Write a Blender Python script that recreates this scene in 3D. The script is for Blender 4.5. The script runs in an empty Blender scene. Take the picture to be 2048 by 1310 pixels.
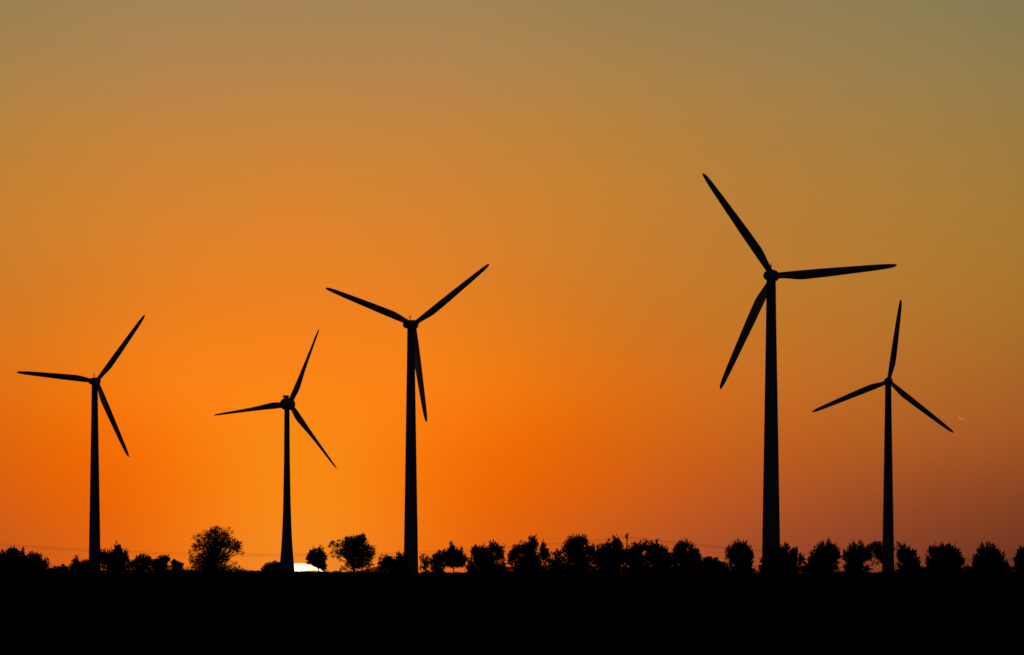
import bpy, math
import numpy as np
from mathutils import Vector

# ------------------------------------------------------------------ camera, sky, sun, exposure
S = bpy.context.scene
COL = S.collection
F = 21318.0            # focal length in photo pixels (2048 wide): a long telephoto, about 5.5 degrees across
HY, EYE = 1141.0, 1.7  # eye level in photo pixels, eye height in metres
R = math.radians

cd = bpy.data.cameras.new('camera')
cam = bpy.data.objects.new('camera', cd)
COL.objects.link(cam)
cam.location = (0, 0, EYE)
cam.rotation_euler = (R(90), 0, 0)
cd.sensor_width = 36.0
cd.lens = 36.0 * F / 2048.0
cd.shift_y = (HY - 655.0) / 2048.0
cd.clip_start = 1.0
cd.clip_end = 400000.0
S.camera = cam

S.view_settings.view_transform = 'Standard'
S.view_settings.look = 'None'
S.view_settings.exposure = 0.0
S.view_settings.gamma = 1.0
S.view_settings.use_curve_mapping = False
S.render.dither_intensity = 1.0
S.cycles.use_denoising = False
S.cycles.max_bounces = 3
S.cycles.diffuse_bounces = 2
S.cycles.volume_bounces = 0

SUN_AZ = math.atan((599 - 1024) / F)      # left of the view axis
SUN_EL = -(1222 - HY) / F                 # centre of the disc already under the horizon


def lin(c):
    c = np.asarray(c, float) / 255.0
    return np.where(c <= 0.04045, c / 12.92, ((c + 0.055) / 1.055) ** 2.4)


# sunset sky: colour by height above the horizon (rows) and by bearing away from the sun (columns)
SKY = [  # rows from the horizon upwards, columns at 0, 296, 580, 968, 1546 photo pixels from the sun's bearing
    [(243, 134, 34), (231, 108, 20), (198, 90, 30), (150, 70, 40), (98, 48, 31)],
    [(245, 136, 28), (237, 109, 9), (207, 92, 22), (163, 76, 38), (115, 56, 32)],
    [(247, 136, 18), (242, 111, 1), (219, 96, 12), (178, 85, 34), (133, 67, 33)],
    [(248, 136, 20), (250, 117, 3), (226, 104, 9), (191, 97, 31), (155, 82, 35)],
    [(252, 132, 22), (254, 127, 19), (228, 114, 20), (196, 109, 36), (162, 96, 38)],
    [(240, 129, 31), (234, 127, 31), (213, 121, 34), (191, 118, 42), (164, 109, 42)],
    [(222, 131, 44), (216, 130, 45), (203, 127, 46), (184, 124, 52), (161, 117, 50)],
    [(197, 133, 63), (194, 132, 63), (185, 130, 60), (171, 127, 66), (151, 120, 64)],
    [(165, 131, 84), (164, 131, 84), (157, 128, 81), (149, 126, 83), (131, 118, 79)],
]
sky = lin(SKY)                                             # 9 x 5 x 3
dim_lo, dim_hi = np.array([.0065, .0060, .0066]), np.array([.0036, .0044, .0066])
rows = [sky]
for k, fac in enumerate((.80, .60, .42, .27, .15, .07, .02, 0.0)):
    tint = np.array([1 - .03 * k, 1.0, 1 + .05 * k])
    rows.append((dim_hi + (sky[-1] - dim_hi) * fac * tint)[None])
sky = np.concatenate(rows, 0)                              # 17 x 5 x 3
n = sky.shape[0]
dim = dim_lo + (dim_hi - dim_lo) * np.linspace(0, 1, n)[:, None]
far = [dim + (sky[:, 4] - dim) * fac for fac in (.42, .15, .035, 0.0)]
sky = np.concatenate([sky] + [f_[:, None] for f_ in far], 1)   # 17 x 9 x 3


def bspline_coeffs(a):
    m = a.shape[0]
    A = np.zeros((m, m))
    for i in range(m):
        A[i, i] += 4 / 6
        A[i, max(i - 1, 0)] += 1 / 6
        A[i, min(i + 1, m - 1)] += 1 / 6
    return np.tensordot(np.linalg.inv(A), a, 1)


sky = bspline_coeffs(sky)
sky = np.swapaxes(bspline_coeffs(np.swapaxes(sky, 0, 1)), 0, 1)
sky = np.clip(sky, 0.0012, 0.995)

W = bpy.data.worlds.new('World')
S.world = W
W.use_nodes = True
nt = W.node_tree
nt.nodes.clear()
N, L = nt.nodes, nt.links


def math_node(op, a, b=None, c=None):
    nd = N.new('ShaderNodeMath')
    nd.operation = op
    for i, v in enumerate((a, b, c)):
        if v is None:
            continue
        if isinstance(v, (int, float)):
            nd.inputs[i].default_value = v
        else:
            L.new(v, nd.inputs[i])
    return nd.outputs[0]


def ramp_node(fac, cols):
    nd = N.new('ShaderNodeValToRGB')
    cr = nd.color_ramp
    cr.interpolation = 'B_SPLINE'
    m = len(cols)
    while len(cr.elements) < m:
        cr.elements.new(0.5)
    for i, cl in enumerate(cols):
        cr.elements[i].position = i / (m - 1)
    for i, cl in enumerate(cols):
        cr.elements[i].color = (*[float(q) for q in cl], 1.0)
    L.new(fac, nd.inputs[0])
    return nd.outputs[0]


tc = N.new('ShaderNodeTexCoord')
sep = N.new('ShaderNodeSeparateXYZ')
L.new(tc.outputs['Generated'], sep.inputs[0])
az = math_node('SUBTRACT', math_node('ARCTAN2', sep.outputs[0], sep.outputs[1]), SUN_AZ)
el = math_node('ARCSINE', sep.outputs[2])
u = math_node('MULTIPLY', az, F)
u = math_node('SUBTRACT', math_node('SQRT', math_node('ADD', math_node('MULTIPLY', u, u), 110.0 ** 2)), 110.0)
s = math_node('DIVIDE', u, math_node('ADD', u, 1440.0))
e = math_node('MULTIPLY', math_node('MAXIMUM', el, 0.0), F)
e = math_node('DIVIDE', e, math_node('ADD', e, 1140.0))
weights = []
for k in range(3):
    cols = np.zeros((9, 3))
    for j in range(3):
        cols[3 * k + j, j] = 1.0
    sp = N.new('ShaderNodeSeparateColor')
    L.new(ramp_node(s, cols), sp.inputs[0])
    weights += [sp.outputs[0], sp.outputs[1], sp.outputs[2]]
total = None
for j in range(9):
    vm = N.new('ShaderNodeVectorMath')
    vm.operation = 'SCALE'
    L.new(ramp_node(e, sky[:, j]), vm.inputs[0])
    L.new(weights[j], vm.inputs['Scale'])
    if total is None:
        total = vm.outputs[0]
    else:
        ad = N.new('ShaderNodeVectorMath')
        ad.operation = 'ADD'
        L.new(total, ad.inputs[0])
        L.new(vm.outputs[0], ad.inputs[1])
        total = ad.outputs[0]
# very faint, flat-lying veils of thin cloud
cmb = N.new('ShaderNodeCombineXYZ')
L.new(math_node('MULTIPLY', az, 26.0), cmb.inputs[0])
L.new(math_node('MULTIPLY', el, 120.0), cmb.inputs[1])
noi = N.new('ShaderNodeTexNoise')
noi.inputs['Scale'].default_value = 1.0
noi.inputs['Detail'].default_value = 3.0
L.new(cmb.outputs[0], noi.inputs['Vector'])
veil = math_node('ADD', math_node('MULTIPLY', math_node('SUBTRACT', noi.outputs[0], 0.5), 0.05), 1.0)
vm = N.new('ShaderNodeVectorMath')
vm.operation = 'SCALE'
L.new(total, vm.inputs[0])
L.new(veil, vm.inputs['Scale'])
total = vm.outputs[0]
# the sun's disc, flattened a little by refraction
sx = math_node('MULTIPLY', az, F)
sy = math_node('MULTIPLY', math_node('SUBTRACT', el, SUN_EL), F)
rad = math_node('SQRT', math_node('ADD', math_node('MULTIPLY', sx, sx), math_node('MULTIPLY', sy, sy)))
mr = N.new('ShaderNodeMapRange')
mr.interpolation_type = 'SMOOTHSTEP'
mr.inputs['From Min'].default_value = 97.0
mr.inputs['From Max'].default_value = 90.5
L.new(rad, mr.inputs['Value'])
disc = N.new('ShaderNodeVectorMath')
disc.operation = 'SCALE'
disc.inputs[0].default_value = (5.0, 3.2, 1.25)
L.new(mr.outputs[0], disc.inputs['Scale'])
ad = N.new('ShaderNodeVectorMath')
ad.operation = 'ADD'
L.new(total, ad.inputs[0])
L.new(disc.outputs[0], ad.inputs[1])
bg = N.new('ShaderNodeBackground')
bg.inputs['Strength'].default_value = 1.0
L.new(ad.outputs[0], bg.inputs['Color'])
wo = N.new('ShaderNodeOutputWorld')
L.new(bg.outputs[0], wo.inputs['Surface'])

sl = bpy.data.lights.new('sun', 'SUN')
sl.energy = 0.55
sl.angle = R(0.53)
sl.color = (1.0, 0.40, 0.11)
so = bpy.data.objects.new('sun', sl)
COL.objects.link(so)
sd = Vector((math.sin(SUN_AZ), math.cos(SUN_AZ), 0.0008)).normalized()
so.rotation_euler = (-sd).to_track_quat('-Z', 'Y').to_euler()
so.location = (-60, 400, 120)


# ------------------------------------------------------------------ helpers
def px2w(px, py, D):
    return Vector(((px - 1024) / F * D, D, EYE + (HY - py) / F * D))


def smooth(a, b, x):
    t = np.clip((np.asarray(x, float) - a) / (b - a), 0, 1)
    return t * t * (3 - 2 * t)


def ground_z(x, y):
    """a field that rises very slightly to a crest about 2.1 km away and falls off behind it"""
    x = np.asarray(x, float)
    y = np.asarray(y, float)
    z = 0.92 * smooth(0, 2120, y)
    z = z + 0.10 * np.sin(x / 23.0 + 1.0) * smooth(500, 2000, y) + 0.07 * np.sin(x / 9.1) * smooth(900, 2000, y)
    z = z - 0.22 * np.exp(-((x + 19) / 9.0) ** 2) * smooth(900, 2000, y)
    z = z - 0.9 * smooth(2350, 3100, y) - 3.0 * smooth(2900, 6000, y) - 8.0 * smooth(5500, 14000, y)
    return z


def new_obj(name, mesh, mat=None, parent=None):
    o = bpy.data.objects.new(name, mesh)
    COL.objects.link(o)
    if mat and mesh and not mesh.materials:
        mesh.materials.append(mat)
    if parent:
        o.parent = parent
    return o


def empty(name, loc, rz=0.0):
    o = bpy.data.objects.new(name, None)
    o.empty_display_size = 1.0
    COL.objects.link(o)
    o.location = loc
    o.rotation_euler = (0, 0, rz)
    return o


def tag(o, label, cat=None, group=None, kind=None):
    o['label'] = label
    if cat:
        o['category'] = cat
    if group:
        o['group'] = group
    if kind:
        o['kind'] = kind
    return o


def mesh_np(name, V, quads, smooth_shade=False):
    """fast mesh from numpy arrays of vertices and quads"""
    V = np.asarray(V, np.float32).reshape(-1, 3)
    Q = np.asarray(quads, np.int32).reshape(-1, 4)
    me = bpy.data.meshes.new(name)
    me.vertices.add(len(V))
    me.vertices.foreach_set('co', V.ravel())
    me.loops.add(Q.size)
    me.loops.foreach_set('vertex_index', Q.ravel())
    me.polygons.add(len(Q))
    me.polygons.foreach_set('loop_start', np.arange(0, Q.size, 4, dtype=np.int32))
    me.update(calc_edges=True)
    if smooth_shade and name == 'field_ground':
        me.polygons.foreach_set('use_smooth', np.ones(len(Q), bool))
    return me


def material(name, base, rough=0.8, var=0.25, scale=1.0, bump=0.0, spec=0.0):
    m = bpy.data.materials.new(name)
    m.use_nodes = True
    t = m.node_tree
    b = t.nodes['Principled BSDF']
    b.inputs['Roughness'].default_value = rough
    b.inputs['Specular IOR Level'].default_value = spec
    co = t.nodes.new('ShaderNodeTexCoord')
    no = t.nodes.new('ShaderNodeTexNoise')
    no.inputs['Scale'].default_value = scale
    no.inputs['Detail'].default_value = 5.0
    t.links.new(co.outputs['Object'], no.inputs['Vector'])
    r = t.nodes.new('ShaderNodeValToRGB')
    r.color_ramp.elements[0].position = 0.3
    r.color_ramp.elements[1].position = 0.7
    r.color_ramp.elements[0].color = (*[c * (1 - var) for c in base], 1)
    r.color_ramp.elements[1].color = (*[min(c * (1 + var), 1) for c in base], 1)
    t.links.new(no.outputs[0], r.inputs[0])
    t.links.new(r.outputs[0], b.inputs['Base Color'])
    if bump:
        bp = t.nodes.new('ShaderNodeBump')
        bp.inputs['Strength'].default_value = bump
        t.links.new(no.outputs[0], bp.inputs['Height'])
        t.links.new(bp.outputs[0], b.inputs['Normal'])
    return m


M_soil = material('ploughed_soil', (0.045, 0.036, 0.026), 0.95, 0.35, 0.15)
M_tower = material('pale_grey_tower_paint', (0.50, 0.51, 0.52), 0.6, 0.06, 0.3)
M_blade = material('light_grey_blade_gelcoat', (0.52, 0.53, 0.54), 0.6, 0.05, 0.5)
M_metal = material('galvanised_metal', (0.25, 0.25, 0.26), 0.6, 0.2, 4.0)
M_lens = material('red_lamp_glass', (0.25, 0.02, 0.02), 0.4, 0.1, 4.0)
M_wood = material('tarred_pole_wood', (0.07, 0.05, 0.035), 0.9, 0.3, 3.0)
M_wire = material('weathered_wire', (0.10, 0.10, 0.10), 0.7, 0.2, 1.0)
M_glass = material('brown_insulator_glaze', (0.06, 0.03, 0.02), 0.5, 0.2, 3.0)
M_bark = material('bark', (0.055, 0.043, 0.032), 0.95, 0.35, 4.0)
M_leaf = [material('foliage_deep_green', (0.040, 0.058, 0.020), 0.8, 0.4, 1.3),
          material('foliage_autumn_green', (0.062, 0.058, 0.018), 0.8, 0.4, 1.1),
          material('foliage_dull_green', (0.045, 0.050, 0.024), 0.8, 0.4, 1.2)]
M_grass = material('dry_verge_grass', (0.060, 0.055, 0.026), 0.9, 0.35, 0.8)
M_feather = material('dark_feathers', (0.03, 0.03, 0.03), 0.9, 0.2, 6.0)

M_trail = bpy.data.materials.new('ice_crystal_trail')
M_trail.use_nodes = True
_t = M_trail.node_tree
_t.nodes.clear()
_o = _t.nodes.new('ShaderNodeOutputMaterial')
_v = _t.nodes.new('ShaderNodeVolumePrincipled')
_v.inputs['Color'].default_value = (.98, .98, .98, 1)
_v.inputs['Density'].default_value = 0.11
_v.inputs['Anisotropy'].default_value = 0.76
_t.links.new(_v.outputs[0], _o.inputs['Volume'])

# ------------------------------------------------------------------ ground
xs = np.unique(np.concatenate([np.linspace(-40000, -2000, 12), np.linspace(-2000, -160, 24), np.linspace(-160, 160, 161),
                               np.linspace(160, 2000, 24), np.linspace(2000, 40000, 12)]))
ys = np.unique(np.concatenate([np.linspace(-3000, 0, 8), np.linspace(0, 1500, 40), np.linspace(1500, 3200, 86),
                               np.linspace(3200, 8000, 30), np.linspace(8000, 60000, 14)]))
GX, GY = np.meshgrid(xs, ys)
V = np.stack([GX, GY, ground_z(GX, GY)], -1).reshape(-1, 3)
i = np.arange(len(ys) - 1)[:, None] * len(xs) + np.arange(len(xs) - 1)[None]
Q = np.stack([i, i + 1, i + 1 + len(xs), i + len(xs)], -1).reshape(-1, 4)
g = new_obj('field_ground', mesh_np('field_ground', V, Q, True), M_soil)
tag(g, 'dark open field running flat to the horizon', kind='structure')


# ------------------------------------------------------------------ lathe and tube builders
def rings(P, close_ends=True):
    """quads through a list of equally long vertex rings; ends closed by collapsing to their centres"""
    P = np.asarray(P, float)
    if close_ends:
        P = np.concatenate([np.repeat(P[:1].mean(1, keepdims=True), P.shape[1], 1), P,
                            np.repeat(P[-1:].mean(1, keepdims=True), P.shape[1], 1)], 0)
    m, k = P.shape[:2]
    a = np.arange(m - 1)[:, None] * k
    j = np.arange(k)[None]
    j2 = (j + 1) % k
    q = np.stack([a + j, a + j2, a + k + j2, a + k + j], -1).reshape(-1, 4)
    return P.reshape(-1, 3), q


def lathe(profile, seg=40, axis='z'):
    t = np.linspace(0, 2 * np.pi, seg, endpoint=False)
    P = []
    for h, r in profile:
        c, s_ = r * np.cos(t), r * np.sin(t)
        hh = np.full(seg, h)
        P.append(np.stack([c, s_, hh] if axis == 'z' else [c, hh, s_], -1))
    return rings(P)


def tube(points, radii, seg=6):
    pts = np.asarray(points, float)
    radii = np.broadcast_to(np.asarray(radii, float), (len(pts),))
    tan = np.gradient(pts, axis=0)
    tan /= np.linalg.norm(tan, axis=1, keepdims=True) + 1e-9
    ref = np.where(np.abs(tan[:, 2:3]) > 0.9, [[1.0, 0, 0]], [[0, 0, 1.0]])
    s1 = np.cross(tan, ref)
    s1 /= np.linalg.norm(s1, axis=1, keepdims=True)
    s2 = np.cross(tan, s1)
    t = np.linspace(0, 2 * np.pi, seg, endpoint=False)
    P = pts[:, None] + radii[:, None, None] * (np.cos(t)[None, :, None] * s1[:, None] + np.sin(t)[None, :, None] * s2[:, None])
    return rings(P)


def join(parts):
    V, Q, n_ = [], [], 0
    for v, q in parts:
        V.append(v)
        Q.append(q + n_)
        n_ += len(v)
    return np.concatenate(V), np.concatenate(Q)


def rounded_box(sx_, sy_, sz_, cx=0, cy=0, cz=0):
    """box with bevelled long edges, running along y"""
    b = 0.18 * min(sx_, sz_)
    x, z = sx_ / 2, sz_ / 2
    sec = np.array([(x, z - b), (x - b, z), (-x + b, z), (-x, z - b), (-x, -z + b), (-x + b, -z), (x - b, -z), (x, -z + b)])
    P = [np.stack([sec[:, 0] * k + cx, np.full(8, yy + cy), sec[:, 1] * k + cz], -1)
         for yy, k in ((-sy_ / 2, .86), (-sy_ / 2 + b, 1), (sy_ / 2 - b, 1), (sy_ / 2, .86))]
    return rings(P)


# ------------------------------------------------------------------ wind turbines
def blade_mesh(name, Rm, st, twist_root):
    """st: (r/R, leading edge, trailing edge, thickness) in metres; the blade lies along +x, trailing edge towards -z"""
    fr = np.array(st)
    rr = np.concatenate([np.linspace(fr[0, 0], .92, 44), np.linspace(.925, .98, 10), np.linspace(.984, 1.0, 9)])
    le, te, th = (np.interp(rr, fr[:, 0], fr[:, k]) for k in (1, 2, 3))
    for a in (le, te, th):                                   # soften the corners between stations
        a[1:43] = (a[:42] + 2 * a[1:43] + a[2:44]) / 4
    t = np.linspace(0, 2 * np.pi, 20, endpoint=False)
    P = []
    for r_, a, b, c in zip(rr, le, te, th):
        mid, half = (a - b) / 2, (a + b) / 2
        blend = np.clip((r_ - .05) / .15, 0, 1)               # round root turning into an aerofoil
        ch = mid + half * np.cos(t)
        tk = c / 2 * np.sin(t) * (1 - blend * 0.45 * (1 - np.cos(t)) / 2)
        tw = R(twist_root) * (1 - r_) ** 2 * blend
        z = ch * math.cos(tw) - tk * math.sin(tw)
        y = ch * math.sin(tw) + tk * math.cos(tw)
        P.append(np.stack([np.full(20, r_ * Rm), y, z], -1))
    v, q = rings(P)
    return mesh_np(name, v, q, True)


BLADE_A = blade_mesh('blade_broad', 27.0, [
    (.025, .66, .66, 1.32), (.07, .66, .68, 1.25), (.12, .69, .86, 1.0), (.18, .72, 1.16, .72), (.235, .73, 1.32, .55), (.29, .73, 1.28, .46),
    (.40, .74, 1.20, .36), (.55, .70, 1.02, .27), (.70, .66, .84, .20), (.82, .62, .68, .15), (.90, .57, .54, .11),
    (.95, .50, .40, .08), (.98, .40, .24, .05), (.993, .30, .06, .03), (1.0, .20, -.16, .015)], 10)
BLADE_B = blade_mesh('blade_slender', 33.0, [
    (.05, 1.02, 1.02, 2.0), (.10, 1.05, 1.15, 1.7), (.17, 1.05, 1.60, 1.1), (.24, .95, 1.68, .8), (.32, .82, 1.40, .58), (.42, .70, 1.08, .42),
    (.55, .60, .82, .30), (.70, .50, .62, .22), (.85, .42, .48, .15), (.94, .36, .36, .10), (.98, .28, .22, .06), (1.0, .08, .0, .02)], 14)


def tower_profile(h, kind):
    if kind == 'A':
        pts = [(0, 2.12), (0.3, 2.05), (h * .1, 1.93), (h * .5, 1.50), (h * .85, 1.12), (h, 1.0)]
    else:
        pts = [(0, 3.6), (2, 3.35), (5, 3.0), (9, 2.62), (14, 2.22), (20, 1.88), (30, 1.55), (h * .7, 1.22), (h, 1.06)]
    zz = np.linspace(0, h, 60)
    return [(z, np.interp(z, [p[0] for p in pts], [p[1] for p in pts])) for z in zz]


def turbine(hx, hy, Rpx, th0, yaw, kind, label):
    Rm = 27.0 if kind == 'A' else 33.0
    D = Rm * F / Rpx
    hub = px2w(hx, hy, D)
    psi = R(yaw) + math.atan(hub.x / hub.y)
    fwd = 3.1 if kind == 'A' else 3.4
    base = Vector((hub.x - fwd * math.sin(psi), hub.y - fwd * math.cos(psi), 0))
    base.z = float(ground_z(base.x, base.y)) - 0.3
    h = hub.z - base.z
    root = empty('wind_turbine', base, -psi)
    tag(root, label, 'wind turbine', 'wind turbines standing in the field')
    top = h - (1.05 if kind == 'A' else 2.1)
    v, q = lathe(tower_profile(top, kind), 48)
    new_obj('tower', mesh_np('tower', v, q, True), M_tower, root)
    if kind == 'A':
        # rounded housing, domed at the rear (towards us), with a neck to the rotor
        prof = [(-6.15, .05), (-6.1, .38), (-5.95, .62), (-5.65, .84), (-5.2, .98), (-4.6, 1.06), (-3.4, 1.14), (-1.6, 1.20), (.4, 1.20), (1.5, 1.12), (1.95, .95)]
        v, q = lathe(prof, 32, 'y')
        v = v.copy()
        v[:, 2] = v[:, 2] * 1.0 - 0.06 * np.clip(-v[:, 1] - 2, 0, 5)
        nac = new_obj('nacelle', mesh_np('nacelle', v, q, True), M_tower, root)
        nac.location = (0, 0, h)
        prof = [(1.95, .9), (2.15, 1.22), (2.7, 1.32), (3.5, 1.30), (4.2, 1.08), (4.7, .72), (4.95, .3), (5.0, .05)]
        v, q = lathe(prof, 32, 'y')
        hb = new_obj('hub', mesh_np('hub', v, q, True), M_blade, root)
        hb.location = (0, 0, h)
        # wind sensor mast and lamp on the housing roof
        v, q = join([tube([(0, -.6, 1.12), (0, -.6, 2.9)], .035), tube([(-.35, -.6, 2.35), (.35, -.6, 2.35)], .03)])
        o = new_obj('wind_sensor', mesh_np('wind_sensor', v, q), M_metal, nac)
        v, q = join([lathe([(1.15, .05), (1.75, .05), (1.78, .2), (2.05, .2), (2.15, .1)], 12)])
        o = new_obj('warning_lamp', mesh_np('warning_lamp', v, q), M_lens, nac)
        o.location = (.25, -2.2, 0)
    else:
        # egg-shaped housing; the blades sit in its nose half
        prof = [(-4.6, .05), (-4.5, .7), (-4.0, 1.45), (-3.0, 2.08), (-1.6, 2.45), (0, 2.60), (1.6, 2.58), (2.3, 2.5)]
        v, q = lathe(prof, 40, 'y')
        nac = new_obj('nacelle', mesh_np('nacelle', v, q, True), M_tower, root)
        nac.location = (0, 0, h)
        prof = [(2.36, 2.45), (3.4, 2.38), (4.4, 2.1), (5.3, 1.55), (5.9, .85), (6.1, .05)]
        v, q = lathe(prof, 40, 'y')
        hb = new_obj('hub', mesh_np('hub', v, q, True), M_blade, root)
        hb.location = (0, 0, h)
        v, q = join([rounded_box(2.25, 1.2, 1.05, 0, 0, 3.02), tube([(-.7, 0, 2.0), (-.7, 0, 2.8)], .07),
                     tube([(.7, 0, 2.0), (.7, 0, 2.8)], .07)])
        o = new_obj('cooler_box', mesh_np('cooler_box', v, q), M_metal, nac)
        o.location = (0, -1.2, 0)
        for v, q in (join([tube([(-1.05, 0, 2.9), (-1.55, 0, 2.95), (-1.6, 0, 3.7)], .05), tube([(-1.75, 0, 3.7), (-1.45, 0, 3.7)], .04)]),
                     tube([(1.05, 0, 2.9), (1.4, 0, 3.0), (1.4, 0, 3.7)], .04)):
            o = new_obj('wind_sensor', mesh_np('wind_sensor', v, q), M_metal, nac)
            o.location = (0, -1.2, 0)
    for k in range(3):
        b = new_obj('blade', BLADE_A if kind == 'A' else BLADE_B, M_blade, root)
        b.location = (0, fwd, h)
        b.rotation_euler = (0, -R(th0 + 120 * k), 0)
    return root


turbine(193.3, 762.7, 165.0, 173.2, 12, 'A', 'leftmost wind turbine, one blade pointing almost level to the left edge')
turbine(579.3, 808.3, 162.6, 187.5, 19, 'B', 'shortest wind turbine, with egg-shaped head and flared tower beside the setting sun')
turbine(827.3, 649.3, 196.8, 157.5, 14, 'A', 'middle wind turbine whose two upper blades spread in a wide V')
turbine(1546.3, 551.7, 250.5, 124.4, 8, 'A', 'largest and tallest wind turbine, with one blade pointing level to the right')
turbine(1777.7, 762.7, 165.5, 81.4, 4, 'A', 'rightmost wind turbine, one blade pointing nearly straight up')


# ------------------------------------------------------------------ trees
def leaf_quads(C, A, ln, wd, rng):
    """diamond-shaped leaves or leaf tufts at C, pointing along A"""
    m = len(C)
    A = A / (np.linalg.norm(A, axis=1, keepdims=True) + 1e-9)
    B = np.cross(A, rng.normal(size=(m, 3)))
    B /= np.linalg.norm(B, axis=1, keepdims=True) + 1e-9
    ln, wd = ln[:, None], wd[:, None]
    V = np.stack([C - A * ln * .5, C + B * wd * .5 - A * ln * .05, C + A * ln * .5, C - B * wd * .5 - A * ln * .05], 1)
    return V.reshape(-1, 3), np.arange(4 * m).reshape(-1, 4)


def unit_ball(m, rng, power):
    d = rng.normal(size=(m, 3))
    d /= np.linalg.norm(d, axis=1, keepdims=True)
    return d * rng.random(m)[:, None] ** power


def tree(seed, D, base_px, lobes, label, name='tree', style='spiky', group=None, leaf=1.0, spread=1.08, mat=0, bare=0.0, trunk_r=None, cat='tree', skirt=True):
    """lobes: (x, y, rx, ry[, density]) read off the photograph in pixels, standing at D metres"""
    rng = np.random.default_rng(seed)
    k = D / F
    bx = (base_px - 1024) * k
    bz = float(ground_z(bx, D))
    root = empty(name, (bx, D, bz))
    tag(root, label, cat, group)
    Ls = []
    for lb in lobes:
        x, y, rx, ry = lb[:4]
        dn = lb[4] if len(lb) > 4 else (.75 if (group == ROW and y > 1124) else 1.0)
        Ls.append((np.array([(x - base_px) * k, 0.0, EYE + (HY - y) * k - bz]), np.array([rx * k, rx * k * .85, ry * k]) * spread, dn))
    if group == ROW and skirt:                                # low boughs down to the grass
        x0, x1 = min(lb[0] - lb[2] for lb in lobes), max(lb[0] + lb[2] for lb in lobes)
        for f_ in (.17, .5, .83):
            Ls.append((np.array([(x0 + (x1 - x0) * f_ - base_px) * k, 0.0, EYE + (HY - 1139) * k - bz]), np.array([(x1 - x0) * .19 * k, 1.2, 11 * k]), .62))
    big = max(Ls, key=lambda l: l[1][0] * l[1][2])
    for l in list(Ls):                                        # boughs between the outer lobes and the heart of the crown
        if l is not big and l[2] >= .5:
            near = min((o_ for o_ in Ls if o_ is not l and o_[0][2] < l[0][2] + .1), key=lambda o_: np.linalg.norm(o_[0] - l[0]), default=big)
            for o_ in {id(near): near, id(big): big}.values():
                if np.linalg.norm(o_[0] - l[0]) < 3.2 * l[1][0] + o_[1][0]:
                    Ls.append(((l[0] + o_[0]) / 2, (l[1] + np.minimum(o_[1], l[1] * 1.6)) * .46, min(l[2], o_[2]) * .7))
    wsum = sum(l[1][0] for l in Ls)
    cx = sum(l[0] * l[1][0] for l in Ls) / wsum
    for l in Ls:                                              # lobes lie at different depths within the crown
        l[0][1] = rng.uniform(-.35, .35) * max(l[1][0], .8)
    Vs, Qs, n_ = [], [], 0
    twigs = []
    for c, r_, dens in Ls:
        area = math.pi * r_[0] * r_[2]
        # --- sprays of leaves along short shoots
        if style == 'spiky':
            per, lmin, lmax, lsz = 16, .35, 1.05, .24
        elif style == 'fine':
            per, lmin, lmax, lsz = 12, .25, .70, .21
        else:
            per, lmin, lmax, lsz = 15, .15, .45, .26
        lsz *= leaf
        m = max(int(area * dens * (11 if style == 'fine' else 15) / leaf ** 2), 6)
        U = unit_ball(m, rng, 0.42)
        clumped = rng.random(m) < (.85 if style == 'fine' else .55)
        cen = unit_ball(max(m // 11, 4), rng, .36)           # foliage gathers in clumps with gaps between
        U = np.where(clumped[:, None], cen[rng.integers(0, len(cen), m)] + rng.normal(size=(m, 3)) * .12, U)
        P0 = c + U * r_ * .97
        out = U * np.array([1, 1, .8]) * .9 + np.array([0, 0, .75 if style == 'spiky' else .35]) + rng.normal(size=(m, 3)) * .35
        out /= np.linalg.norm(out, axis=1, keepdims=True)
        ln = rng.uniform(lmin, lmax, m) * np.where(rng.random(m) < .16, 1.65, 1.0)
        ln = np.minimum(ln, .9 * min(r_[0], r_[2]) + .25)
        P0 = P0 - out * ln[:, None] * .42
        t = rng.random((m, per)) ** .9
        Cn = P0[:, None] + out[:, None] * (ln[:, None] * t)[..., None] + rng.normal(size=(m, per, 3)) * (.17 * leaf * (1.15 - t))[..., None]
        Ad = out[:, None] * .8 + rng.normal(size=(m, per, 3)) * .7
        Cn, Ad = Cn.reshape(-1, 3), Ad.reshape(-1, 3)
        keep = Cn[:, 2] > .05
        Cn, Ad = Cn[keep], Ad[keep]
        sz = lsz * rng.uniform(.7, 1.35, len(Cn))
        v, q = leaf_quads(Cn, Ad, sz, sz * rng.uniform(.5, .8, len(Cn)), rng)
        Vs.append(v)
        Qs.append(q + n_)
        n_ += len(v)
        # --- upright leading shoots that break the outline
        if style == 'spiky' and dens >= .8 and r_[2] < 14.5 * k * spread:
            m3 = rng.integers(3, 6)
            fx = rng.uniform(-.75, .75, m3)
            st3 = c + np.stack([fx * r_[0], rng.uniform(-.3, .3, m3) * r_[1], np.sqrt(1 - fx ** 2) * r_[2] * .85], -1)
            h3 = rng.uniform(.45, 1.15, m3) * (1 - .45 * np.abs(fx))
            lean = np.stack([fx * .35 + rng.normal(size=m3) * .12, rng.normal(size=m3) * .12, np.ones(m3)], -1)
            t3 = rng.random((m3, 26))
            Cn = st3[:, None] + lean[:, None] * (h3[:, None] * t3)[..., None] + rng.normal(size=(m3, 26, 3)) * (.13 * (1.1 - t3))[..., None]
            Ad = lean[:, None] + rng.normal(size=(m3, 26, 3)) * .5
            Cn, Ad = Cn.reshape(-1, 3), Ad.reshape(-1, 3)
            sz = .23 * rng.uniform(.7, 1.3, len(Cn))
            v, q = leaf_quads(Cn, Ad, sz, sz * .6, rng)
            Vs.append(v)
            Qs.append(q + n_)
            n_ += len(v)
        sel = rng.random(m) < (.16 if bare == 0 else .5)
        twigs.append((c, P0[sel], P0[sel] + out[sel] * ln[sel][:, None]))
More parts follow.
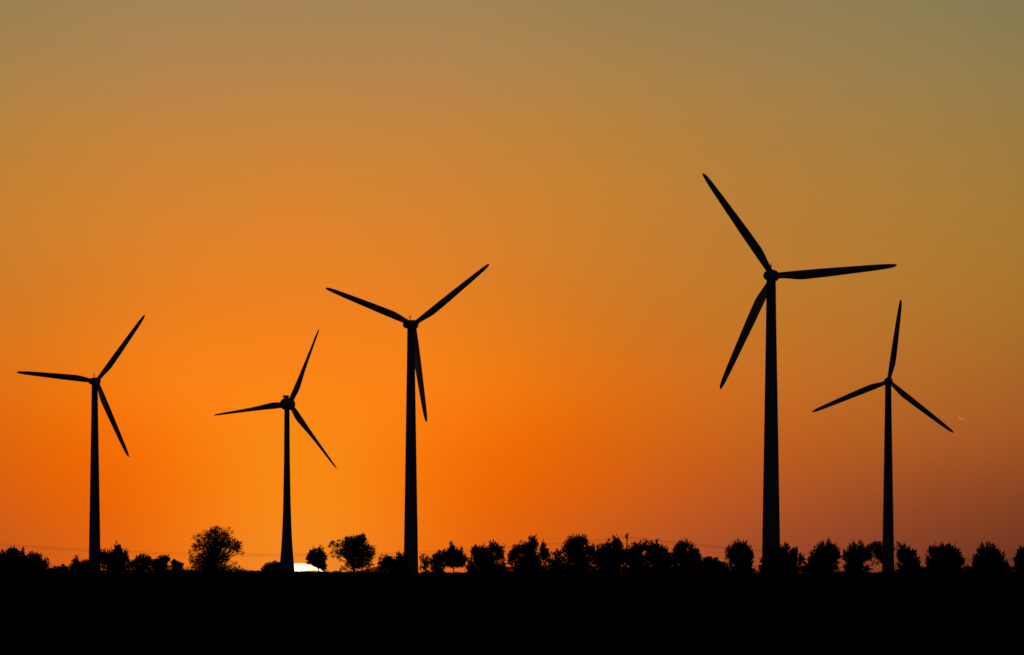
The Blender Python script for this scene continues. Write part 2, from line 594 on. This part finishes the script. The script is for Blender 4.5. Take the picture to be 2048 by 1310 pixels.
        # --- denser foliage inside
        if dens >= .8:
            m2 = int(area * 26 / leaf ** 2)
            U = unit_ball(m2, rng, .5)
            Cn = c + U * r_ * .88
            keep = Cn[:, 2] > .05
            Cn = Cn[keep]
            v, q = leaf_quads(Cn, rng.normal(size=(len(Cn), 3)), .42 * leaf * rng.uniform(.7, 1.2, len(Cn)), .34 * leaf * rng.uniform(.7, 1.2, len(Cn)), rng)
            Vs.append(v)
            Qs.append(q + n_)
            n_ += len(v)
    # --- trunk, limbs and twigs
    H = max(l[0][2] + l[1][2] for l in Ls)
    tr = trunk_r or (0.035 * H ** 1.05 * .55 + .03)
    topc = np.array([cx[0] * .6, 0, cx[2]])
    zz = np.linspace(-.25, 1, 9)
    pts = np.stack([topc[0] * np.clip(zz, 0, 1) ** 1.4 + rng.normal(size=9) * .02 * H * .3 * np.clip(zz, 0, 1), rng.normal(size=9) * .02 * np.clip(zz, 0, 1), topc[2] * zz], -1)
    parts = [tube(pts, np.interp(zz, [-.25, 0, .12, 1], [tr * 1.4, tr * 1.25, tr, tr * .5]), 8)]
    for (c, r_, dens), (c_, a, b) in zip(Ls, twigs):
        f0 = rng.uniform(.35, .8)
        s0 = pts[0] * 0 + np.array([np.interp(f0, zz, pts[:, 0]), 0, topc[2] * f0])
        if s0[2] > c[2]:
            s0[2] = max(c[2] * .6, .2)
        tip = c + np.array([0, 0, r_[2] * .5])
        w = np.linspace(0, 1, 6)[:, None]
        mid = (s0 + c) / 2 + np.array([(c[0] - s0[0]) * .2, 0, -.05 * H])
        crv = (1 - w) ** 2 * s0 + 2 * w * (1 - w) * mid + w ** 2 * tip
        parts.append(tube(crv, np.linspace(tr * .5, tr * .12, 6), 6))
        for p, q_ in list(zip(a, b))[:70]:
            ww = rng.uniform(.2, .9)
            st_ = crv[min(int(ww * 5), 5)]
            m_ = (st_ + p) / 2 + rng.normal(size=3) * .08
            parts.append(tube([st_, m_, p, q_], [tr * .16, tr * .11, .016, .008], 4))
    v, q = join(parts)
    new_obj('trunk', mesh_np('trunk', v, q, True), M_bark, root)
    V, Q = np.concatenate(Vs), np.concatenate(Qs)
    if bare:
        m = rng.random(len(Q)) > bare
        Q = Q[m]
        V = V.reshape(-1, 4, 3)[m].reshape(-1, 3)
        Q = np.arange(len(V)).reshape(-1, 4)
    new_obj('crown', mesh_np('crown', V, Q), M_leaf[mat], root)
    return root


ROW = 'trees in the row along the far edge of the field'
LEFT = 'trees at the left end of the field edge'
DOME = 'round-topped trees far behind the field edge'
SHRUB = 'shrubs along the field edge'

# left end
tree(1, 2450, 24, [(5, 1127, 13, 16), (21, 1111, 12, 17), (32, 1112, 10, 16), (46, 1114, 8, 14), (25, 1132, 32, 17), (8, 1114, 8, 11), (0, 1122, 12, 16), (50, 1130, 12, 16)],
     'dark bushy tree at the left edge of the picture', group=LEFT)
tree(2, 2440, 74, [(65, 1122, 11, 14), (77, 1124, 10, 12), (91, 1131, 9, 12), (75, 1138, 24, 12), (65, 1115, 4, 7), (76, 1116, 5, 6)],
     'low ragged tree just right of the bushy tree at the left edge', group=LEFT, mat=1)
tree(3, 3300, 116, [(110, 1140, 13, 7), (127, 1136, 9, 7), (118, 1144, 18, 8)],
     'lowest rounded bush in the dip left of the leftmost turbine', 'shrub', 'round', SHRUB, 1.2, cat='shrub')
tree(4, 3650, 160, [(148, 1132, 11, 11), (153, 1120, 4, 7), (166, 1130, 13, 10), (180, 1133, 12, 11), (160, 1142, 26, 9)],
     'low tree touching the left side of the leftmost turbine tower', 'tree', 'spiky', LEFT, 1.2)
tree(5, 2480, 230, [(235, 1099, 7, 11), (239, 1111, 11, 12), (222, 1112, 9, 12), (209, 1115, 10, 14), (205, 1107, 5, 6), (252, 1112, 5, 8), (230, 1130, 30, 14), (247, 1120, 10, 9)],
     'spire-topped tree touching the right side of the leftmost turbine tower', group=LEFT, mat=1)
tree(6, 4300, 280, [(285, 1119, 17, 10), (268, 1127, 13, 8), (295, 1125, 9, 10), (280, 1138, 22, 9, .5)],
     'leftmost of the three low round-topped trees left of the tallest tree', 'tree', 'round', DOME, 1.15)
tree(7, 4200, 322, [(326, 1119, 12, 9), (309, 1125, 11, 8), (332, 1118, 7, 8), (320, 1136, 19, 10)],
     'middle of the three low round-topped trees left of the tallest tree', 'tree', 'round', DOME, 1.15, mat=2)
tree(8, 4100, 355, [(350, 1126, 9, 6), (360, 1130, 8, 6), (348, 1121, 4, 3), (354, 1139, 15, 9, .7)],
     'smallest of the three low round-topped trees left of the tallest tree', 'tree', 'round', DOME, 1.1)
tree(9, 2600, 428, [(430, 1078, 36, 24, .45), (425, 1117, 38, 18, 1), (404, 1078, 17, 15, .55), (392, 1090, 12, 12, .45), (436, 1062, 22, 10, .5), (420, 1064, 14, 10, .5), (455, 1068, 15, 14, .45), (470, 1091, 14, 10, .85), (478, 1099, 10, 7, .7),
                   (483, 1108, 8, 5, .35), (470, 1128, 11, 10, .3), (388, 1103, 12, 14, .45), (385, 1117, 10, 7, .5), (398, 1130, 18, 10, .5), (425, 1135, 36, 12, .8), (476, 1138, 11, 5, .4),
                   (430, 1092, 22, 16, .6), (462, 1083, 10, 8, .6)],
     'tallest and widest tree, airy round crown, standing alone left of the sun', 'tree', 'fine', None, .82, mat=1)
# around the sun
tree(10, 4450, 545, [(545, 1132, 17, 9), (532, 1137, 10, 8), (557, 1134, 10, 10), (545, 1142, 22, 8)],
     'round bush at the left foot of the flared tower', 'shrub', 'round', SHRUB, 1.15, cat='shrub')
tree(11, 2500, 637, [(633, 1117, 17, 14), (620, 1114, 8, 10), (641, 1105, 7, 8), (627, 1105, 5, 7), (639, 1129, 14, 9), (650, 1112, 6, 6, .7), (621, 1124, 8, 5, .6), (647, 1138, 6, 6, .8)],
     'small round tree partly covering the setting sun', 'tree', 'spiky', None, .76, mat=1)
tree(12, 2500, 708, [(714, 1103, 32, 26), (706, 1084, 22, 13), (721, 1079, 14, 10), (690, 1086, 15, 9, .55), (674, 1084, 13, 6, .6), (664, 1089, 7, 5, .7), (659, 1092, 4, 4, .6), (672, 1111, 12, 8, .6),
                    (681, 1101, 12, 9, .5), (741, 1106, 11, 18), (718, 1128, 30, 11), (676, 1120, 8, 6, .3), (686, 1137, 10, 5, .6)],
     'broad round tree with thin left branches between the sun and the middle turbine', 'tree', 'fine', None, .86)
tree(13, 4000, 772, [(772, 1116, 16, 9, .6), (762, 1126, 9, 8, .5), (784, 1122, 9, 9, .6), (772, 1137, 18, 10, .7)],
     'low see-through round tree just left of the middle turbine tower', 'tree', 'round', DOME, 1.1, mat=1)
tree(14, 2500, 796, [(797, 1116, 6, 8), (790, 1130, 20, 13), (806, 1124, 8, 11), (800, 1140, 22, 10)],
     'pointed dark bush against the left foot of the middle turbine tower', 'shrub', 'spiky', SHRUB, .95, cat='shrub')
tree(15, 4000, 850, [(850, 1116, 12, 10, .45), (844, 1132, 7, 12, .3), (858, 1129, 10, 11, .5), (852, 1143, 14, 6, .6)],
     'thin see-through tree touching the right side of the middle turbine tower', 'tree', 'round', DOME, 1.0, mat=1)
# the row
tree(16, 2340, 874, [(872, 1124, 9, 14), (881, 1113, 9, 10), (876, 1137, 11, 9), (868, 1120, 6, 8, .7)],
     'narrow dark tree squeezed against the left of the tree with the bare trunk', group=ROW)
tree(17, 2330, 907, [(904, 1097, 5, 9), (902, 1109, 16, 11), (918, 1107, 9, 9), (892, 1116, 12, 10), (906, 1122, 24, 11), (926, 1118, 7, 12), (895, 1130, 16, 6), (922, 1129, 10, 7, .8)],
     'pointed tree whose short bare trunk stands clear against the sky', group=ROW, mat=1, trunk_r=.13, skirt=False)
tree(18, 2280, 968, [(986, 1094, 10, 10), (970, 1104, 16, 11), (952, 1109, 11, 14), (998, 1106, 11, 16), (965, 1130, 30, 18), (1000, 1130, 12, 16), (937, 1128, 6, 12), (948, 1100, 4, 8, .5)],
     'broad tree left-sloping from its right-hand peak, right of the bare-trunk tree', group=ROW)
tree(19, 2260, 1057, [(1067, 1084, 9, 10), (1061, 1097, 16, 14), (1045, 1098, 9, 13), (1032, 1105, 8, 14), (1022, 1116, 7, 15), (1086, 1099, 7, 13), (1092, 1112, 9, 13), (1056, 1129, 36, 18)],
     'broad peaked tree, second from the bare-trunk tree towards the pole', group=ROW, mat=1)
tree(20, 2300, 1112, [(1109, 1108, 10, 8, .4), (1115, 1098, 3, 8, .4), (1122, 1108, 8, 8, .5), (1112, 1126, 16, 14)],
     'short sparse tree filling the gap between two broad peaked trees', group=ROW)
tree(21, 2250, 1152, [(1147, 1081, 10, 9), (1160, 1083, 8, 9), (1169, 1083, 5, 9), (1151, 1098, 20, 15), (1135, 1098, 9, 14), (1175, 1098, 8, 12), (1184, 1100, 6, 10), (1187, 1114, 9, 13), (1150, 1128, 36, 18)],
     'tallest peaked tree of the row, double-topped, left of the pole', group=ROW)
tree(22, 2240, 1220, [(1230, 1085, 7, 10), (1217, 1091, 6, 9), (1236, 1091, 8, 10), (1216, 1104, 18, 14), (1200, 1101, 6, 11), (1239, 1104, 8, 14), (1196, 1117, 9, 14), (1246, 1116, 9, 14), (1220, 1129, 30, 18)],
     'tree just left of the wooden power pole', group=ROW, mat=2)
tree(23, 2230, 1270, [(1275, 1098, 12, 12), (1289, 1092, 6, 9), (1262, 1105, 10, 11), (1253, 1114, 9, 12), (1270, 1118, 24, 15), (1270, 1135, 24, 11, .7)],
     'tree just right of the wooden power pole', group=ROW, mat=1)
tree(24, 2230, 1312, [(1300, 1096, 8, 10), (1313, 1092, 5, 9), (1308, 1105, 15, 14), (1325, 1105, 10, 11), (1333, 1113, 8, 11), (1338, 1124, 8, 12), (1297, 1112, 9, 12), (1313, 1128, 26, 16)],
     'tree with slope down its right side, second right of the wooden pole', group=ROW)
tree(25, 2220, 1372, [(1372, 1091, 7, 8), (1362, 1097, 12, 10), (1352, 1104, 7, 13), (1347, 1120, 8, 12), (1385, 1101, 6, 10), (1368, 1113, 22, 14), (1393, 1111, 8, 9), (1398, 1120, 7, 9), (1375, 1133, 30, 14)],
     'peaked tree, third right of the wooden pole, before the low round trees', group=ROW, mat=2)
tree(26, 3500, 1422, [(1420, 1118, 6, 6), (1410, 1123, 10, 8), (1430, 1123, 7, 7), (1441, 1129, 10, 7), (1420, 1136, 30, 12), (1448, 1134, 9, 7)],
     'low rounded tree clump sloping down to the gap right of the row', 'tree', 'round', DOME, 1.2)
tree(27, 2200, 1478, [(1474, 1093, 7, 9), (1488, 1095, 7, 10), (1463, 1103, 9, 12), (1496, 1104, 7, 12), (1476, 1114, 24, 16), (1499, 1116, 8, 14), (1479, 1133, 22, 13), (1497, 1136, 10, 9, .6)],
     'two-peaked round tree standing left of the largest turbine tower', group=ROW)
tree(28, 2170, 1564, [(1573, 1097, 5, 9), (1560, 1105, 14, 11), (1590, 1105, 4, 7), (1585, 1111, 11, 12), (1545, 1113, 14, 14), (1602, 1119, 6, 9), (1564, 1123, 34, 18), (1526, 1124, 7, 3, .8),
                     (1530, 1116, 6, 3, .7), (1562, 1138, 40, 11), (1526, 1139, 8, 7)],
     'wide dark tree in front of the foot of the largest turbine', group=ROW)
tree(29, 2170, 1648, [(1658, 1091, 4, 8), (1655, 1101, 13, 12), (1645, 1095, 5, 8), (1638, 1104, 11, 12), (1670, 1104, 8, 12), (1650, 1117, 22, 15), (1677, 1113, 6, 5), (1630, 1119, 12, 13),
                     (1617, 1131, 12, 11), (1664, 1130, 13, 11, .45), (1640, 1139, 24, 10)],
     'tree with ragged gaps low on its right side, right of the largest turbine', group=ROW, mat=1)
tree(30, 2180, 1711, [(1709, 1098, 6, 10), (1721, 1095, 5, 9), (1700, 1106, 7, 11), (1690, 1113, 5, 8), (1713, 1112, 16, 16), (1710, 1130, 23, 16), (1728, 1105, 8, 10), (1736, 1112, 8, 12)],
     'dark tree with two upright points left of the rightmost turbine', group=ROW, mat=2)
tree(31, 3620, 1776, [(1754, 1089, 15, 9, 1), (1742, 1099, 12, 12, .9), (1760, 1106, 13, 14, .6), (1752, 1119, 15, 16, .4), (1797, 1092, 8, 9, .35), (1782, 1095, 14, 10, .4), (1775, 1120, 16, 18, .4)],
     'sparse spreading tree with visible branches behind the rightmost turbine tower', 'tree', 'fine', DOME, 1.2, mat=1, bare=.12)
tree(32, 2180, 1816, [(1805, 1101, 7, 9), (1812, 1109, 13, 14), (1825, 1115, 9, 12), (1834, 1123, 6, 9), (1816, 1129, 25, 18), (1799, 1112, 6, 12)],
     'tree sloping down rightward from the rightmost turbine tower', group=ROW)
tree(33, 2170, 1890, [(1888, 1098, 15, 8), (1870, 1105, 13, 12), (1906, 1104, 12, 12), (1889, 1117, 32, 20), (1920, 1120, 9, 14), (1858, 1122, 8, 11), (1890, 1136, 36, 12)],
     'wide dome-shaped dark tree, first clear of the rightmost turbine', group=ROW, mat=2)
tree(34, 2170, 1978, [(1977, 1096, 6, 8), (1965, 1102, 10, 10), (1988, 1102, 10, 10), (1978, 1114, 24, 14), (2000, 1118, 11, 13), (1955, 1120, 11, 12), (1980, 1133, 32, 12), (2012, 1133, 9, 10)],
     'rounded peaked tree, second from the right edge of the picture', group=ROW, mat=1)
tree(35, 2170, 2046, [(2041, 1107, 7, 9), (2052, 1108, 13, 13), (2040, 1119, 12, 13), (2046, 1132, 19, 15)],
     'tree cut off by the right edge of the picture', group=ROW)
tree(36, 2350, 1937, [(1936, 1140, 6, 5), (1941, 1144, 9, 5)],
     'tiny bush in the gap before the second tree from the right', 'shrub', 'spiky', SHRUB, .9, cat='shrub')
tree(37, 3400, 1846, [(1845, 1139, 9, 5), (1850, 1143, 12, 6)],
     'tiny bush in the gap left of the wide dome-shaped tree', 'shrub', 'round', SHRUB, 1.0, cat='shrub')

# ------------------------------------------------------------------ undergrowth and the far wood line
PROF = [(-60, 1128), (0, 1128), (60, 1130), (90, 1137), (100, 1141), (135, 1136), (200, 1133), (262, 1132), (300, 1137), (340, 1132), (366, 1138), (373, 1147), (382, 1136), (460, 1136), (480, 1142), (500, 1144),
        (560, 1144), (600, 1144.5), (640, 1143), (660, 1146), (705, 1146), (750, 1138), (770, 1132), (808, 1134), (821, 1150), (842, 1149), (870, 1144), (884, 1144), (900, 1148.5), (932, 1148.5), (940, 1134), (1010, 1137),
        (1040, 1136), (1100, 1130), (1180, 1132), (1240, 1136), (1300, 1136), (1340, 1134), (1380, 1132), (1440, 1130), (1448, 1132), (1500, 1140), (1507, 1144), (1514, 1148), (1522, 1142), (1530, 1136), (1600, 1136), (1620, 1134),
        (1655, 1142), (1668, 1149), (1676, 1148), (1690, 1141), (1728, 1141), (1735, 1146), (1765, 1148), (1800, 1140), (1850, 1135), (1930, 1138), (1945, 1137), (2020, 1136), (2048, 1135), (2110, 1135)]


def fringe(name, seed, D, dD, prof, step_px, per, size, jitter, lab, cat, grass=True, lift=0.0):
    rng = np.random.default_rng(seed)
    pxs = np.arange(-60, 2110, step_px)
    tops = np.interp(pxs, [p[0] for p in prof], [p[1] for p in prof])
    tops = tops - lift + rng.normal(size=len(pxs)) * jitter
    tops = (np.roll(tops, 1) + 2 * tops + np.roll(tops, -1)) / 4
    for wl, amp in ((4, 1.6), (9, 2.2)):                      # tussocks and clumps
        kern = np.hanning(2 * wl + 1)
        nz = np.convolve(rng.normal(size=len(pxs)), kern / np.sqrt((kern ** 2).sum()), 'same')
        tops = tops + nz * amp * jitter * .45
    Cs, As, Ls_ = [], [], []
    k = D / F
    for px, ty in zip(pxs, tops):
        y = D + rng.uniform(-dD, dD, per)
        x = (px + rng.normal(size=per) * step_px * .9 - 1024) * k
        g0 = ground_z(x, y)
        top = EYE + (HY - ty) * k
        f_ = np.where(rng.random(per) < .5, rng.random(per), rng.random(per) ** .5)
        z = g0 + np.maximum(top - g0, .08) * f_
        Cs.append(np.stack([x, y, z], -1))
        a = rng.normal(size=(per, 3)) * .5
        a[:, 2] += 1.0 if grass else .3
        As.append(a)
        Ls_.append(size * rng.uniform(.6, 1.5, per))
    C, A, ln = np.concatenate(Cs), np.concatenate(As), np.concatenate(Ls_)
    v, q = leaf_quads(C, A, ln, ln * (.4 if grass else .75), rng)
    o = new_obj(name, mesh_np(name, v, q), M_grass if grass else M_leaf[2])
    tag(o, lab, cat, kind='stuff')
    return o


fringe('undergrowth', 71, 2400, 45, PROF, 1.2, 40, .28, 1.3, 'low dark scrub and weeds along the far edge of the field', 'undergrowth', lift=1.5)
FAR = [(-60, 1139), (130, 1141), (380, 1140), (480, 1142.5), (560, 1142), (640, 1144.5), (700, 1145), (760, 1141), (850, 1146), (905, 1145.5), (940, 1145), (1100, 1141), (1440, 1138), (1510, 1146.5), (1665, 1149), (1760, 1149), (1850, 1144), (2110, 1144)]
fringe('far_woodland', 72, 5200, 120, FAR, 2.0, 46, .75, .5, 'distant strip of woodland on the skyline behind the trees', 'woodland', False)

# ------------------------------------------------------------------ power pole and wires
DP = 2420.0
kp = DP / F
pb = px2w(1254, 1150, DP)
pb.z = float(ground_z(pb.x, pb.y))
pole = empty('power_pole', pb)
tag(pole, 'wooden power pole rising above the tree row', 'utility pole')


def loc(px, py, dy=0.0):
    w = px2w(px, py, DP)
    return (w.x - pb.x, dy, w.z - pb.z)


zt = loc(1254, 1068.5)[2]
v, q = lathe([(-.6, .17), (0, .165), (zt * .5, .145), (zt - .05, .12), (zt, .10)], 14)
new_obj('mast', mesh_np('mast', v, q, True), M_wood, pole)
v, q = tube([loc(1250.8, 1070.3, -.2), loc(1253.6, 1068.6, -.2), loc(1256.8, 1066.3, -.2)], [.16, .15, .14], 6)
new_obj('crossarm', mesh_np('crossarm', v, q), M_wood, pole)
v, q = join([rounded_box(.42, .5, .46, *loc(1252.2, 1074.2, -.15))])
new_obj('switch_box', mesh_np('switch_box', v, q), M_metal, pole)
for a in ((1256.3, 1070.9), (1251.2, 1072.3), (1255.6, 1077.0)):
    x, y, z = loc(*a, -.15)
    v, q = lathe([(-.17, .05), (-.12, .11), (-.05, .07), (.02, .12), (.08, .07), (.16, .10), (.2, .03)], 10)
    o = new_obj('insulator', mesh_np('insulator', v, q, True), M_glass, pole)
    o.location = (x, y, z)
for v, q in (tube([loc(1256.3, 1069.4, -.15), loc(1256.3, 1067.0, -.18)], .03, 5), tube([loc(1255.6, 1077, -.15), loc(1254.2, 1077, -.05)], .03, 5),
             tube([loc(1251.2, 1072.3, -.15), loc(1254, 1071.8, -.05)], .03, 5)):
    new_obj('bracket', mesh_np('bracket', v, q), M_metal, pole)

for which, ya, yl, yr in (('upper', 1073.6, 1108.4, 1117.0), ('middle', 1074.6, 1110.4, 1118.8), ('lower', 1077.1, 1113.4, 1121.0)):
    for side, xm, ym, xe in (('left', 550, yl, -153), ('right', 1990, yr, 2727)):
        kk = (ym - ya) / (1254 - xm) ** 2
        pp = [px2w(x, ym - kk * (x - xm) ** 2, DP) for x in np.linspace(1254, xe, 60)]
        pp = [(p.x, p.y - .1, p.z) for p in pp]
        v, q = tube(pp, .015, 5)
        o = new_obj('power_line', mesh_np('power_line', v, q, True), M_wire)
        tag(o, f'{which} sagging power line wire running {side} from the wooden pole', 'wire', 'wires of the power line')

# ------------------------------------------------------------------ far contrail and birds
DC = 100000.0
a, b = px2w(1914, 833.8, DC), px2w(1929, 839.3, DC)
w = np.linspace(0, 1, 24)
pts = np.array(a)[None] * (1 - w[:, None]) + np.array(b)[None] * w[:, None]
ctr = pts.mean(0)
rad_ = np.interp(w, [0, .3, .6, .92, 1], [1.0, 3.2, 5.2, 5.6, 1.0])
v, q = tube(pts - ctr, rad_, 12)
o = new_obj('contrail', mesh_np('contrail', v, q, True), M_trail)
o.location = ctr
tag(o, 'short glowing aircraft trail in the sky right of the rightmost turbine', 'contrail')


def bird(px, py, D, span, tilt, label):
    c = px2w(px, py, D)
    root = empty('bird', c, 0.3)
    root.rotation_euler = (0, tilt, .25)
    tag(root, label, 'bird', 'birds in the sky')
    v, q = lathe([(-.24 * span, .01), (-.2 * span, .035 * span), (-.05 * span, .062 * span), (.12 * span, .05 * span), (.2 * span, .035 * span), (.26 * span, .008)], 10, 'y')
    new_obj('body', mesh_np('body', v, q, True), M_feather, root)
    for sgn in (-1, 1):
        P = []
        for f_, ch, zz_, yy_ in ((.03, .17, 0, 0), (.2, .17, .035, .03), (.36, .12, .03, .0), (.5, .03, .0, -.06)):
            xx = sgn * f_ * span
            P.append([(xx, yy_ * span + ch * span / 2, zz_ * span), (xx, yy_ * span, zz_ * span + .018 * span), (xx, yy_ * span - ch * span / 2, zz_ * span), (xx, yy_ * span, zz_ * span - .008 * span)])
        v, q = rings(np.array(P))
        new_obj('wing', mesh_np('wing', v, q, True), M_feather, root)
    P = [[(s_ * wd * span, -yy * span, 0.008 * span * t_) for s_, t_ in ((-1, 0), (0, 1), (1, 0), (0, -1))] for yy, wd in ((.2, .03), (.33, .07))]
    v, q = rings(np.array(P))
    new_obj('tail', mesh_np('tail', v, q), M_feather, root)


bird(157.5, 848.8, 2600, 1.05, .06, 'tiny bird gliding in the sky left of the leftmost turbine tower')
bird(875, 1078.4, 2600, .45, -.1, 'tiny bird low in the sky above the pointed bare-trunk tree')
